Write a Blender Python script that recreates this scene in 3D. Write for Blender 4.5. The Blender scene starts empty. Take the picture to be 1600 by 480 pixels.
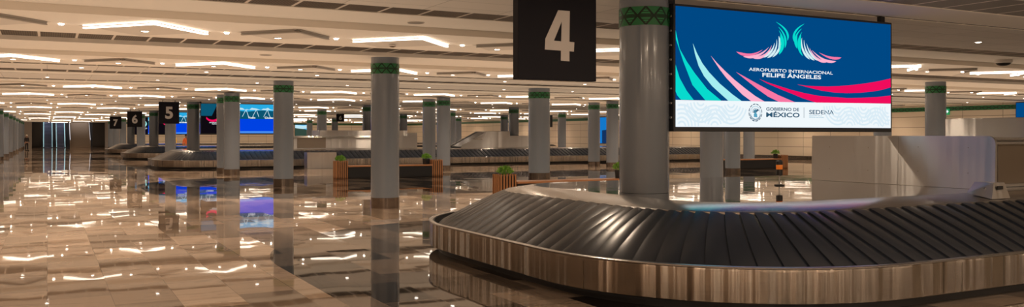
import bpy, bmesh, math, random
from mathutils import Vector, Matrix
random.seed(7)
D = bpy.data
SC = bpy.context.scene
COL = SC.collection
PI = math.pi

# ------------------------------------------------------------------ camera, world, exposure
FPX, VX, HY, EYE = 1365.0, 73.8, 211.6, 1.70
YAW = math.atan((800 - VX) / FPX)
SN, CS = math.sin(YAW), math.cos(YAW)
cam = D.cameras.new('camera')
cam.sensor_width = 36.0
cam.lens = FPX / 1600 * 36.0
cam.shift_y = (HY - 240) / 1600
cam.clip_end = 500
camo = D.objects.new('camera', cam)
camo.location = (0, 0, EYE)
camo.rotation_euler = (PI / 2, 0, -YAW)
COL.objects.link(camo)
SC.camera = camo

def px(X, Y, Z=0.0):
    """picture position of a place, used only to leave out what the photo cannot show"""
    cz = X * SN + Y * CS
    cx = X * CS - Y * SN
    if cz < 0.3:
        return (-9999, -9999)
    return 800 + FPX * cx / cz, HY - FPX * (Z - EYE) / cz

W = D.worlds.new('world')
SC.world = W
W.use_nodes = True
W.node_tree.nodes['Background'].inputs[0].default_value = (1.0, 0.76, 0.55, 1)
W.node_tree.nodes['Background'].inputs[1].default_value = 0.10

def area(name, loc, rot, sx, sy, power, color):
    l = D.lights.new(name, 'AREA')
    l.shape = 'RECTANGLE'; l.size = sx; l.size_y = sy
    l.energy = power; l.color = color
    o = D.objects.new(name, l)
    o.location = loc; o.rotation_euler = rot
    COL.objects.link(o)
    return o

WARM = (1.0, 0.77, 0.56)
CEIL = 3.52
SPOT_W = 190            # each downlight
# V-shaped ceiling lamps over and behind the camera
for ry, bx in ((-5.1, 1.5), (2.45, -.72), (-12.5, 1.5)):
    for n in range(-1, 6):
        if n > 2 and ry > 0: continue
        for sg in (-1, 1):
            area('lamp_behind', (bx + 4.58 * n + sg * .5, ry + .55, CEIL - .05), (0, 0, sg * .85), 1.45, .10, 60, WARM)
# added area light just above the floor, imitating its bounce up to the ceiling
area('bounce_fill_light', (20, 58, 0.012), (PI, 0, 0), 52, 156, 15800, (1.0, 0.80, 0.60)).visible_glossy = False

SC.view_settings.view_transform = 'Standard'
SC.view_settings.look = 'None'
SC.view_settings.exposure = 0.0
SC.view_settings.gamma = 1.0
SC.view_settings.use_curve_mapping = False
SC.cycles.max_bounces = 6
SC.cycles.diffuse_bounces = 3
SC.cycles.glossy_bounces = 4
SC.cycles.use_denoising = True
SC.cycles.sample_clamp_indirect = 6
SC.cycles.caustics_reflective = False
SC.cycles.caustics_refractive = False

# ------------------------------------------------------------------ materials
def nt(m):
    m.use_nodes = True
    return m.node_tree

def pbsdf(name, col, rough=.5, metal=0.0, spec=.5, coat=0.0, emit=None, estr=0.0):
    m = D.materials.new(name)
    t = nt(m)
    b = t.nodes['Principled BSDF']
    b.inputs['Base Color'].default_value = (*col, 1)
    b.inputs['Roughness'].default_value = rough
    b.inputs['Metallic'].default_value = metal
    b.inputs['Specular IOR Level'].default_value = spec
    b.inputs['Coat Weight'].default_value = coat
    b.inputs['Coat Roughness'].default_value = .08
    if emit:
        b.inputs['Emission Color'].default_value = (*emit, 1)
        b.inputs['Emission Strength'].default_value = estr
    return m

def N(t, kind, **kw):
    n = t.nodes.new(kind)
    for k, v in kw.items():
        setattr(n, k, v)
    return n

def math_(t, op, a, b=None, c=None):
    n = N(t, 'ShaderNodeMath', operation=op)
    for i, v in enumerate((a, b, c)):
        if v is None: continue
        if isinstance(v, (int, float)): n.inputs[i].default_value = v
        else: t.links.new(v, n.inputs[i])
    return n.outputs[0]

def mixc(t, fac, a, b):
    n = N(t, 'ShaderNodeMix', data_type='RGBA')
    for i, v in ((0, fac), (6, a), (7, b)):
        if isinstance(v, (int, float)): n.inputs[i].default_value = v
        elif isinstance(v, tuple): n.inputs[i].default_value = (*v, 1)
        else: t.links.new(v, n.inputs[i])
    return n.outputs[2]

def mapped(t, coord, scale=(1, 1, 1), loc=(0, 0, 0)):
    tc = N(t, 'ShaderNodeTexCoord')
    mp = N(t, 'ShaderNodeMapping')
    mp.inputs['Scale'].default_value = scale
    mp.inputs['Location'].default_value = loc
    t.links.new(tc.outputs[coord], mp.inputs[0])
    return mp.outputs[0]

def noise(t, vec, scale=1.0, detail=3.0):
    n = N(t, 'ShaderNodeTexNoise')
    n.inputs['Scale'].default_value = scale
    n.inputs['Detail'].default_value = detail
    t.links.new(vec, n.inputs['Vector'])
    return n.outputs['Fac']

def bump(t, h, strength, dist=.01):
    b = N(t, 'ShaderNodeBump')
    b.inputs['Strength'].default_value = strength
    b.inputs['Distance'].default_value = dist
    t.links.new(h, b.inputs['Height'])
    t.links.new(b.outputs[0], t.nodes['Principled BSDF'].inputs['Normal'])

def brushed(name, col, rough, scale=(2.2, 2.2, .12), bs=.35, dist=.01, aniso=.5, var=.08):
    m = pbsdf(name, col, rough, 1.0)
    t = nt(m)
    h = noise(t, mapped(t, 'Object', scale), 1.0, 2.5)
    bump(t, h, bs, dist)
    b = t.nodes['Principled BSDF']
    b.inputs['Anisotropic'].default_value = aniso
    if aniso:
        tg = N(t, 'ShaderNodeTangent', direction_type='RADIAL', axis='Z')
        t.links.new(tg.outputs[0], b.inputs['Tangent'])
        b.inputs['Anisotropic Rotation'].default_value = .25
    fine = noise(t, mapped(t, 'Object', (3, 3, 260)), 1.0, 2)
    r = math_(t, 'MULTIPLY_ADD', fine, var, rough - var / 2)
    t.links.new(r, b.inputs['Roughness'])
    return m

M = {}
M['ceiling'] = pbsdf('ceiling_plaster', (.74, .66, .57), .85)
M['steel'] = brushed('stainless_skirt', (.40, .35, .30), .20, scale=(2.6, 2.6, .04), bs=1.0, dist=.16, aniso=.96)
M['steel_rim'] = brushed('stainless_rim', (.54, .53, .52), .24, scale=(2, 2, 2), bs=.15, dist=.02, aniso=0)
M['deck'] = brushed('stainless_deck', (.60, .60, .61), .03, scale=(1.3, 1.3, 1.3), bs=.10, dist=.03, aniso=0, var=.02)
M['panel'] = brushed('stainless_panel', (.58, .575, .57), .42, scale=(2.0, 2.0, .04), bs=.8, dist=.06, aniso=.96)
M['panel_dark'] = brushed('stainless_dark', (.30, .26, .22), .3, scale=(1.6, 1.6, .15), bs=.3)
M['black'] = pbsdf('black_paint', (.008, .008, .009), .45)
M['screen_body'] = pbsdf('screen_casing', (.018, .020, .024), .4)
M['sign'] = pbsdf('sign_panel', (.004, .004, .008), .5, spec=.2)
M['sign_num'] = pbsdf('sign_numeral', (.44, .41, .39), .6)
M['rubber'] = pbsdf('belt_rubber', (.013, .0165, .024), .26, spec=.48)
M['wood'] = pbsdf('warm_wood', (.30, .125, .045), .45)
t = nt(M['wood'])
g = noise(t, mapped(t, 'Object', (30, 30, 1.2)), 1.0, 4)
t.links.new(mixc(t, g, (.42, .18, .065), (.17, .065, .022)), t.nodes['Principled BSDF'].inputs['Base Color'])
M['bench_top'] = pbsdf('bench_wood', (.30, .125, .045), .4)
t = nt(M['bench_top'])
g = noise(t, mapped(t, 'Object', (1.2, 30, 30)), 1.0, 4)
t.links.new(mixc(t, g, (.45, .20, .08), (.20, .08, .03)), t.nodes['Principled BSDF'].inputs['Base Color'])
M['leaf'] = pbsdf('leaf_green', (.05, .17, .012), .5)
t = nt(M['leaf'])
g = noise(t, mapped(t, 'Object', (14, 14, 14)), 1.0, 2)
t.links.new(mixc(t, g, (.05, .17, .012), (.26, .52, .06)), t.nodes['Principled BSDF'].inputs['Base Color'])
M['amber'] = pbsdf('amber_lens', (.75, .16, .02), .25, emit=(1, .25, .02), estr=.25)
M['base_metal'] = brushed('column_base_steel', (.32, .28, .25), .2, scale=(9, 9, .1), bs=.8, dist=.03)
M['column'] = pbsdf('column_grey', (.15, .168, .195), .26, spec=.5, coat=.6)
M['led'] = pbsdf('led_diffuser', (.9, .9, .9), .5, emit=(1.0, .84, .68), estr=5)
M['led_off'] = pbsdf('led_diffuser_off', (.33, .29, .25), .5)
M['spot'] = pbsdf('spot_lens', (.9, .9, .9), .5, emit=(1.0, .86, .72), estr=16)
M['down'] = pbsdf('downlight_lens', (.9, .9, .9), .5, emit=(1.0, .88, .76), estr=14)
M['trim_white'] = pbsdf('fixture_trim', (.62, .56, .50), .5)
M['fixture_grey'] = pbsdf('fixture_grey', (.26, .23, .20), .5)
M['facet'] = pbsdf('ceiling_facet', (.60, .53, .46), .85)
M['glass_edge'] = pbsdf('escalator_edge_light', (.5, .8, .8), .4, emit=(.45, .82, .85), estr=.55)
M['esc_step'] = pbsdf('escalator_step', (.10, .11, .17), .5, metal=.3)
M['esc_nose'] = pbsdf('escalator_nosing', (.30, .31, .42), .4, metal=.4)
M['esc_side'] = pbsdf('escalator_side', (.045, .075, .08), .3)
M['stone_step'] = pbsdf('stair_stone', (.30, .225, .16), .6)
M['dark_wall'] = pbsdf('dark_recess_wall', (.030, .024, .020), .7)
M['skin'] = pbsdf('skin', (.36, .19, .12), .6)
M['cloth_dark'] = pbsdf('dark_cloth', (.018, .015, .018), .8)
M['orange'] = pbsdf('orange_vest', (.75, .14, .02), .7)
M['yellow'] = pbsdf('yellow_vest', (.70, .42, .03), .7)
M['white_plastic'] = pbsdf('white_plastic', (.75, .70, .62), .4)
M['exit'] = pbsdf('exit_green', (.0, .25, .08), .4, emit=(.0, .5, .16), estr=.35)

# ceiling tile (thin joints) and vent grille with pale dividers
m = M['tile'] = pbsdf('ceiling_tile', (.62, .55, .48), .85)
t = nt(m)
bk = N(t, 'ShaderNodeTexBrick', offset=0.0)
t.links.new(mapped(t, 'Object', (1, 1, 1)), bk.inputs['Vector'])
bk.inputs['Color1'].default_value = (.64, .57, .50, 1); bk.inputs['Color2'].default_value = (.60, .53, .46, 1)
bk.inputs['Mortar'].default_value = (.30, .26, .22, 1)
bk.inputs['Scale'].default_value = 1.0
bk.inputs['Mortar Size'].default_value = .006
bk.inputs['Brick Width'].default_value = 1.2; bk.inputs['Row Height'].default_value = .6
t.links.new(bk.outputs['Color'], t.nodes['Principled BSDF'].inputs['Base Color'])
m = M['grille'] = pbsdf('vent_grille', (.05, .04, .035), .5)
t = nt(m)
tc = N(t, 'ShaderNodeTexCoord'); sp = N(t, 'ShaderNodeSeparateXYZ')
t.links.new(tc.outputs['Object'], sp.inputs[0])
fr = math_(t, 'FRACT', math_(t, 'DIVIDE', math_(t, 'ADD', sp.outputs[0], 100), .64))
tick = math_(t, 'LESS_THAN', fr, .07)
holes = math_(t, 'FRACT', math_(t, 'MULTIPLY', sp.outputs[0], 26))
c0 = mixc(t, math_(t, 'LESS_THAN', holes, .5), (.028, .022, .018), (.11, .088, .07))
t.links.new(mixc(t, tick, c0, (.62, .54, .46)), t.nodes['Principled BSDF'].inputs['Base Color'])

# polished marble floor: beige fields, dark fields round each carousel
m = M['floor'] = pbsdf('polished_marble', (.4, .3, .2), .022, spec=.2)
t = nt(m)
pb = t.nodes['Principled BSDF']
tc = N(t, 'ShaderNodeTexCoord'); sp = N(t, 'ShaderNodeSeparateXYZ')
t.links.new(tc.outputs['Object'], sp.inputs[0])
X_, Y_ = sp.outputs[0], sp.outputs[1]
yy = math_(t, 'ABSOLUTE', math_(t, 'SUBTRACT', math_(t, 'MODULO', math_(t, 'ADD', Y_, 40 - 9.72 + 10), 20.0), 10.0))
dy = math_(t, 'MAXIMUM', math_(t, 'SUBTRACT', yy, 1.68), 0.0)
dx = math_(t, 'MAXIMUM', math_(t, 'SUBTRACT', 7.5, X_), 0.0)
dd = math_(t, 'SQRT', math_(t, 'ADD', math_(t, 'MULTIPLY', dx, dx), math_(t, 'MULTIPLY', dy, dy)))
dark = math_(t, 'LESS_THAN', dd, 4.85)
notfar = math_(t, 'LESS_THAN', Y_, 100.0)
dark = math_(t, 'MULTIPLY', dark, notfar)
def marble(c1, c2, mort, bias, w, hgt, vein, seed):
    bk = N(t, 'ShaderNodeTexBrick', offset=.5)
    cx_ = N(t, 'ShaderNodeCombineXYZ'); t.links.new(Y_, cx_.inputs[0]); t.links.new(X_, cx_.inputs[1])
    t.links.new(cx_.outputs[0], bk.inputs['Vector'])
    bk.inputs['Color1'].default_value = (*c1, 1); bk.inputs['Color2'].default_value = (*c2, 1)
    bk.inputs['Mortar'].default_value = (*mort, 1)
    bk.inputs['Scale'].default_value = 1.0
    bk.inputs['Mortar Size'].default_value = .004; bk.inputs['Bias'].default_value = bias
    bk.inputs['Brick Width'].default_value = w; bk.inputs['Row Height'].default_value = hgt
    v = noise(t, mapped(t, 'Object', (.55, 2.2, 1)), 1.1, 6)
    v2 = math_(t, 'ABSOLUTE', math_(t, 'SUBTRACT', v, .5))
    vm = math_(t, 'MULTIPLY', math_(t, 'LESS_THAN', v2, .016), .30)
    cloud = math_(t, 'MULTIPLY', noise(t, mapped(t, 'Object', (1.3, 4.0, 1)), 1.0, 5), .32)
    c = mixc(t, cloud, bk.outputs['Color'], vein)
    return mixc(t, vm, c, tuple(x * .55 for x in vein))
beige = marble((.64, .49, .375), (.09, .06, .042), (.24, .175, .13), -.2, 1.2, .6, (.44, .33, .24), 0.3)
darkc = marble((.006, .0045, .004), (.33, .25, .19), (.24, .18, .14), -.28, 1.2, .6, (.018, .0135, .011), 3.1)
t.links.new(mixc(t, dark, beige, darkc), pb.inputs['Base Color'])
# every slab lies a hair out of true, so mirrored lamps break at the joints
bk = N(t, 'ShaderNodeTexBrick', offset=.5)
cx_ = N(t, 'ShaderNodeCombineXYZ'); t.links.new(Y_, cx_.inputs[0]); t.links.new(X_, cx_.inputs[1])
t.links.new(cx_.outputs[0], bk.inputs['Vector'])
bk.inputs['Color1'].default_value = (0, 0, 0, 1); bk.inputs['Color2'].default_value = (1, 1, 1, 1); bk.inputs['Mortar'].default_value = (.5, .5, .5, 1)
bk.inputs['Scale'].default_value = 1.0; bk.inputs['Mortar Size'].default_value = .0; bk.inputs['Brick Width'].default_value = 1.2; bk.inputs['Row Height'].default_value = .6
rv = N(t, 'ShaderNodeSeparateColor'); t.links.new(bk.outputs['Color'], rv.inputs[0]); rv = rv.outputs[0]
wob = noise(t, mapped(t, 'Object', (1.1, 1.1, 1)), 1.0, 2)
wob2 = noise(t, mapped(t, 'Object', (1.3, 1.3, 1), (9, 4, 0)), 1.0, 2)
tx = math_(t, 'ADD', math_(t, 'MULTIPLY_ADD', rv, .0045, -.00225), math_(t, 'MULTIPLY_ADD', wob, .006, -.003))
ty = math_(t, 'ADD', math_(t, 'MULTIPLY_ADD', math_(t, 'FRACT', math_(t, 'MULTIPLY', rv, 13.0)), .0045, -.00225), math_(t, 'MULTIPLY_ADD', wob2, .006, -.003))
nv = N(t, 'ShaderNodeCombineXYZ'); t.links.new(tx, nv.inputs[0]); t.links.new(ty, nv.inputs[1]); nv.inputs[2].default_value = 1.0
nn = N(t, 'ShaderNodeVectorMath', operation='NORMALIZE'); t.links.new(nv.outputs[0], nn.inputs[0])
t.links.new(nn.outputs[0], pb.inputs['Normal'])

# green patterned collar: zigzag diamonds
def band_mat(name, period, hgt, coord='UV'):
    m = pbsdf(name, (.01, .10, .03), .35)
    t = nt(m)
    tc = N(t, 'ShaderNodeTexCoord'); sp = N(t, 'ShaderNodeSeparateXYZ')
    t.links.new(tc.outputs[coord], sp.inputs[0])
    a = math_(t, 'MULTIPLY', math_(t, 'ABSOLUTE', math_(t, 'SUBTRACT', math_(t, 'FRACT', math_(t, 'DIVIDE', sp.outputs[0], period)), .5)), 2.0)
    b = math_(t, 'MULTIPLY', math_(t, 'ABSOLUTE', math_(t, 'SUBTRACT', math_(t, 'DIVIDE', sp.outputs[1], hgt), .5)), 2.0)
    s = math_(t, 'ADD', a, b)
    line = math_(t, 'LESS_THAN', math_(t, 'ABSOLUTE', math_(t, 'SUBTRACT', s, .98)), .16)
    inside = math_(t, 'LESS_THAN', s, .98)
    hatch_in = math_(t, 'LESS_THAN', math_(t, 'FRACT', math_(t, 'MULTIPLY', b, 4.0)), .38)
    hatch_out = math_(t, 'LESS_THAN', math_(t, 'FRACT', math_(t, 'MULTIPLY', s, 6.0)), .4)
    core = math_(t, 'LESS_THAN', b, .14)
    c_in = mixc(t, hatch_in, (.008, .075, .022), (.03, .24, .085))
    c_in = mixc(t, core, c_in, (.003, .030, .010))
    c_out = mixc(t, hatch_out, (.008, .085, .025), (.03, .22, .075))
    c = mixc(t, inside, c_out, c_in)
    c = mixc(t, line, c, (.002, .014, .005))
    t.links.new(c, t.nodes['Principled BSDF'].inputs['Base Color'])
    return m
M['band'] = band_mat('green_collar', .21, .24)
M['wall_band'] = band_mat('green_wall_band', .42, .25)

# cream wall panels with thin joints
def wall_mat(name, c1, c2):
    m = pbsdf(name, c1, .45)
    t = nt(m)
    tc = N(t, 'ShaderNodeTexCoord')
    bk = N(t, 'ShaderNodeTexBrick', offset=0.0)
    t.links.new(tc.outputs['UV'], bk.inputs['Vector'])
    bk.inputs['Color1'].default_value = (*c1, 1); bk.inputs['Color2'].default_value = (*c2, 1)
    bk.inputs['Mortar'].default_value = (.13, .10, .075, 1)
    bk.inputs['Scale'].default_value = 1.0
    bk.inputs['Mortar Size'].default_value = .014
    bk.inputs['Brick Width'].default_value = 2.4; bk.inputs['Row Height'].default_value = .64
    t.links.new(bk.outputs['Color'], t.nodes['Principled BSDF'].inputs['Base Color'])
    return m
M['wall'] = wall_mat('cream_wall_panel', (.60, .50, .385), (.57, .475, .365))
M['wall_plain'] = pbsdf('brown_wall', (.22, .175, .14), .6)

def emit(name, col, s=1.0):
    m = D.materials.new(name)
    t = nt(m)
    t.nodes.remove(t.nodes['Principled BSDF'])
    e = N(t, 'ShaderNodeEmission')
    e.inputs[0].default_value = (*col, 1); e.inputs[1].default_value = s
    t.links.new(e.outputs[0], t.nodes['Material Output'].inputs[0])
    return m
def srgb(r, g, b):
    f = lambda c: (c / 255 / 12.92) if c / 255 <= .04045 else ((c / 255 + .055) / 1.055) ** 2.4
    return (f(r), f(g), f(b))
E = dict(navy=emit('screen_navy', srgb(0, 72, 132)), teal=emit('screen_teal', srgb(8, 218, 205)), cyan2=emit('screen_ice', srgb(212, 240, 246)), cyan=emit('screen_cyan', srgb(165, 238, 240)),
         pink=emit('screen_pink', srgb(255, 178, 205)), rose=emit('screen_rose', srgb(248, 120, 165)), red=emit('screen_red', srgb(240, 12, 92)),
         white=emit('screen_white', srgb(240, 248, 252)), ink=emit('screen_ink', srgb(40, 84, 112)), pale=emit('screen_pale', srgb(218, 236, 246)),
         softteal=emit('screen_soft_teal', srgb(90, 165, 195)), black=emit('screen_black', srgb(14, 10, 16)), blue=emit('screen_blue', srgb(0, 66, 226)),
         sky=emit('screen_sky', srgb(40, 170, 225)), cloud=emit('screen_cloud', srgb(190, 228, 240)), sea=emit('screen_sea', srgb(12, 84, 112)),
         lightblue=emit('screen_light_blue', srgb(70, 140, 240)), adblue=emit('advert_blue', srgb(20, 120, 200)), adnavy=emit('advert_navy', srgb(20, 50, 95)),
         forest=emit('screen_forest', srgb(52, 72, 62)))

# ------------------------------------------------------------------ mesh helpers
class MB:
    def __init__(s):
        s.v = []; s.f = []; s.mi = []; s.uv = []
    def face(s, pts, mi=0, uv=None):
        b = len(s.v)
        s.v += [tuple(p) for p in pts]
        s.f.append(tuple(range(b, b + len(pts)))); s.mi.append(mi); s.uv.append(uv)
    def mesh(s, v, f, mi=0, uvs=None):
        b = len(s.v)
        s.v += [tuple(p) for p in v]
        for k, q in enumerate(f):
            s.f.append(tuple(b + i for i in q)); s.mi.append(mi); s.uv.append(uvs[k] if uvs else None)
    def box(s, x0, x1, y0, y1, z0, z1, mi=0):
        v = [(x0, y0, z0), (x1, y0, z0), (x1, y1, z0), (x0, y1, z0), (x0, y0, z1), (x1, y0, z1), (x1, y1, z1), (x0, y1, z1)]
        s.mesh(v, [(3, 2, 1, 0), (4, 5, 6, 7), (0, 1, 5, 4), (1, 2, 6, 5), (2, 3, 7, 6), (3, 0, 4, 7)], mi)
    def bbox(s, x0, x1, y0, y1, z0, z1, r=.01, mi=0, seg=2):
        bm = bmesh.new()
        bmesh.ops.create_cube(bm, size=1)
        for v in bm.verts:
            v.co = ((x0 + x1) / 2 + v.co.x * (x1 - x0), (y0 + y1) / 2 + v.co.y * (y1 - y0), (z0 + z1) / 2 + v.co.z * (z1 - z0))
        bmesh.ops.bevel(bm, geom=bm.edges[:], offset=r, segments=seg, affect='EDGES', profile=.5)
        bm.verts.index_update()
        s.mesh([v.co[:] for v in bm.verts], [tuple(v.index for v in f.verts) for f in bm.faces], mi)
        bm.free()
    def lathe(s, prof, seg=32, c=(0, 0), mi=0, cap=True, uvr=None):
        b = []
        n = len(prof)
        for k in range(seg):
            a = 2 * PI * k / seg
            for r, z in prof:
                b.append((c[0] + r * math.cos(a), c[1] + r * math.sin(a), z))
        f = []; uvs = []
        for k in range(seg):
            k2 = (k + 1) % seg
            for i in range(n - 1):
                f.append((k * n + i, k2 * n + i, k2 * n + i + 1, k * n + i + 1))
                if uvr:
                    u0, u1 = 2 * PI * uvr * k / seg, 2 * PI * uvr * (k + 1) / seg
                    z0 = prof[0][1]
                    uvs.append(((u0, prof[i][1] - z0), (u1, prof[i][1] - z0), (u1, prof[i + 1][1] - z0), (u0, prof[i + 1][1] - z0)))
                else:
                    uvs.append(None)
        if cap:
            if prof[0][0] > 1e-6: f.append(tuple(k * n for k in reversed(range(seg)))); uvs.append(None)
            if prof[-1][0] > 1e-6: f.append(tuple(k * n + n - 1 for k in range(seg))); uvs.append(None)
        s.mesh(b, f, mi, uvs)
    def tube(s, pts, r, seg=8, mi=0):
        P = [Vector(p) for p in pts]
        rings = []
        for i, p in enumerate(P):
            d = (P[min(i + 1, len(P) - 1)] - P[max(i - 1, 0)]).normalized()
            a = Vector((0, 0, 1)) if abs(d.z) < .9 else Vector((1, 0, 0))
            u = d.cross(a).normalized(); w = d.cross(u)
            rr = r[i] if isinstance(r, (list, tuple)) else r
            rings.append([p + u * rr * math.cos(2 * PI * k / seg) + w * rr * math.sin(2 * PI * k / seg) for k in range(seg)])
        v = [q for ring in rings for q in ring]
        f = []
        for i in range(len(P) - 1):
            for k in range(seg):
                k2 = (k + 1) % seg
                f.append((i * seg + k, i * seg + k2, (i + 1) * seg + k2, (i + 1) * seg + k))
        f.append(tuple(reversed(range(seg)))); f.append(tuple((len(P) - 1) * seg + k for k in range(seg)))
        s.mesh(v, f, mi)
    def build(s, name, mats, parent=None, smooth=False, fixn=False):
        me = D.meshes.new(name)
        me.from_pydata(s.v, [], s.f)
        mats = mats if isinstance(mats, (list, tuple)) else [mats]
        for m in mats: me.materials.append(m)
        me.polygons.foreach_set('material_index', s.mi)
        if any(u is not None for u in s.uv):
            ul = me.uv_layers.new(name='UVMap')
            for p, u in zip(me.polygons, s.uv):
                if u:
                    for li, q in zip(p.loop_indices, u): ul.data[li].uv = q
        if fixn:
            bm = bmesh.new(); bm.from_mesh(me)
            bmesh.ops.remove_doubles(bm, verts=bm.verts, dist=1e-5)
            bmesh.ops.recalc_face_normals(bm, faces=bm.faces)
            bm.to_mesh(me); bm.free()
        me.update()
        if smooth:
            me.polygons.foreach_set('use_smooth', [True] * len(me.polygons))
            try: me.set_sharp_from_angle(angle=math.radians(35))
            except Exception: pass
        o = D.objects.new(name, me)
        COL.objects.link(o)
        if parent: o.parent = parent
        return o

def empty(name, loc, label, cat, group=None, rz=0):
    o = D.objects.new(name, None)
    o.empty_display_size = .2
    o.location = loc; o.rotation_euler = (0, 0, rz)
    COL.objects.link(o)
    return tag(o, label, cat, group)
def tag(o, label, cat, group=None):
    o['label'] = label; o['category'] = cat
    if group: o['group'] = group
    return o
def structure(o):
    o['kind'] = 'structure'
    return o
def copy_tree(o, parent=None):
    c = o.copy()
    COL.objects.link(c)
    if parent: c.parent = parent
    for ch in list(o.children): copy_tree(ch, c)
    return c
ONES = ['zeroth', 'first', 'second', 'third', 'fourth', 'fifth', 'sixth', 'seventh', 'eighth', 'ninth', 'tenth', 'eleventh', 'twelfth', 'thirteenth',
        'fourteenth', 'fifteenth', 'sixteenth', 'seventeenth', 'eighteenth', 'nineteenth']
def nth(n):
    if n < 20: return ONES[n]
    tens = {2: ('twentieth', 'twenty'), 3: ('thirtieth', 'thirty'), 4: ('fortieth', 'forty')}[n // 10]
    return tens[0] if n % 10 == 0 else tens[1] + '-' + ONES[n % 10]

DG = None
def text_mesh(s, bold=0.0):
    cu = D.curves.new('t', 'FONT')
    cu.body = s; cu.size = 1.0; cu.offset = bold; cu.fill_mode = 'FRONT'; cu.resolution_u = 4
    o = D.objects.new('t', cu)
    COL.objects.link(o)
    bpy.context.view_layer.update()
    me = D.meshes.new_from_object(o.evaluated_get(bpy.context.evaluated_depsgraph_get()))
    v = [(p.co.x, p.co.y) for p in me.vertices]
    f = [tuple(p.vertices) for p in me.polygons]
    D.objects.remove(o); D.curves.remove(cu); D.meshes.remove(me)
    x0, x1 = min(a for a, b in v), max(a for a, b in v)
    y0, y1 = min(b for a, b in v), max(b for a, b in v)
    return [((a - x0) / (x1 - x0), (b - y0) / (y1 - y0)) for a, b in v], f
def put_text(mb, s, x0, x1, z0, z1, y, bold=0.0, mi=0):
    v, f = text_mesh(s, bold)
    mb.mesh([(x0 + a * (x1 - x0), y, z0 + b * (z1 - z0)) for a, b in v], f, mi)
def plate(mb, poly, y, th=.0, mi=0):
    """flat shape in an x-z plane at depth y, facing -y"""
    bm = bmesh.new()
    vs = [bm.verts.new((a, y, b)) for a, b in poly]
    fc = bm.faces.new(vs)
    bmesh.ops.triangulate(bm, faces=[fc])
    bm.verts.index_update()
    mb.mesh([v.co[:] for v in bm.verts], [tuple(v.index for v in f.verts) for f in bm.faces], mi)
    bm.free()
SWOOSH = {
 'T1': [(-0.007, 0.827), (0.067, 0.654), (0.185, 0.488), (0.303, 0.364), (0.088, 0.36), (0.025, 0.426), (-0.007, 0.475)],
 'T2': [(-0.007, 1.28), (0.067, 1.04), (0.185, 0.877), (0.325, 0.721), (0.532, 0.522), (0.777, 0.369), (0.499, 0.366), (0.281, 0.567), (0.131, 0.866), (0.004, 1.163)],
 'C3': [(0.287, 1.123), (0.357, 0.994), (0.45, 0.862), (0.565, 0.746), (0.754, 0.597), (0.981, 0.455), (1.142, 0.368), (0.901, 0.368), (0.621, 0.559), (0.477, 0.692), (0.385, 0.825), (0.325, 0.976)],
 'P4': [(0.594, 0.97), (0.699, 0.88), (0.844, 0.773), (1.015, 0.657), (1.211, 0.542), (1.387, 0.446), (1.565, 0.365), (1.316, 0.367), (1.153, 0.459), (1.004, 0.572), (0.867, 0.678), (0.754, 0.787), (0.665, 0.887)],
 'P5': [(1.038, 0.767), (1.176, 0.714), (1.394, 0.628), (1.601, 0.549), (1.818, 0.468), (2.151, 0.367), (1.836, 0.365), (1.625, 0.442), (1.434, 0.54), (1.246, 0.646)],
 'R6': [(1.464, 0.684), (1.625, 0.639), (1.806, 0.601), (2.064, 0.547), (2.349, 0.503), (2.622, 0.472), (2.916, 0.456), (3.204, 0.452), (3.504, 0.462), (3.839, 0.481), (4.154, 0.51), (4.154, 0.388), (3.285, 0.379), (2.563, 0.373), (2.29, 0.433), (2.077, 0.493), (1.892, 0.543), (1.753, 0.583), (1.601, 0.629)],
 'R7': [(2.184, 0.627), (2.366, 0.614), (2.57, 0.611), (2.791, 0.613), (3.029, 0.626), (3.326, 0.651), (3.629, 0.686), (3.896, 0.725), (4.147, 0.773), (4.151, 0.637), (3.953, 0.593), (3.755, 0.564), (3.477, 0.538), (3.204, 0.525), (2.936, 0.529), (2.687, 0.548), (2.416, 0.588)],
 'band': [(-0.007, 0.358), (4.168, 0.387), (4.168, 0.073), (-0.007, 0.06)],
}
FEATHERS = [
 ('t', (1.776, 1.496), (1.992, 1.243), (1.972, 1.377)),
 ('t', (1.818, 1.431), (1.944, 1.137), (1.944, 1.293)),
 ('t', (1.832, 1.38), (1.832, 1.039), (1.916, 1.208)),
 ('w', (1.826, 1.301), (1.707, 0.996), (1.846, 1.143)),
 ('w', (1.79, 1.253), (1.61, 0.982), (1.754, 1.091)),
 ('w', (1.748, 1.2), (1.522, 0.984), (1.679, 1.073)),
 ('p', (1.693, 1.162), (1.351, 0.967), (1.569, 1.021)),
 ('p', (1.638, 1.133), (1.17, 0.984), (1.424, 1.007)),
 ('r', (1.522, 1.093), (1.045, 1.044), (1.284, 1.011)),
 ('t', (2.325, 1.502), (2.129, 1.229), (2.143, 1.372)),
 ('t', (2.273, 1.43), (2.186, 1.138), (2.152, 1.289)),
 ('t', (2.278, 1.38), (2.296, 1.038), (2.206, 1.202)),
 ('w', (2.278, 1.3), (2.432, 0.995), (2.296, 1.128)),
 ('w', (2.316, 1.27), (2.526, 0.984), (2.374, 1.094)),
 ('w', (2.368, 1.224), (2.624, 0.988), (2.462, 1.066)),
 ('p', (2.427, 1.16), (2.788, 0.973), (2.574, 1.013)),
 ('p', (2.476, 1.13), (2.97, 0.991), (2.728, 0.998)),
 ('r', (2.624, 1.101), (3.077, 1.049), (2.864, 1.036)),
]
FOUR = [(4.902, 3.061), (5.051, 3.061), (5.046, 2.725), (5.109, 2.722), (5.104, 2.619), (5.046, 2.621), (5.046, 2.51), (4.936, 2.514), (4.938, 2.622), (4.734, 2.626), (4.741, 2.743)]
FOUR_HOLE = [(4.947, 2.94), (4.94, 2.724), (4.849, 2.727)]

# ------------------------------------------------------------------ the hall
XL, XR = -6.5, 46.5
mb = MB(); mb.face([(XL, -20, 0), (XR, -20, 0), (XR, 150, 0), (XL, 150, 0)])
structure(mb.build('floor', M['floor']))

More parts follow.
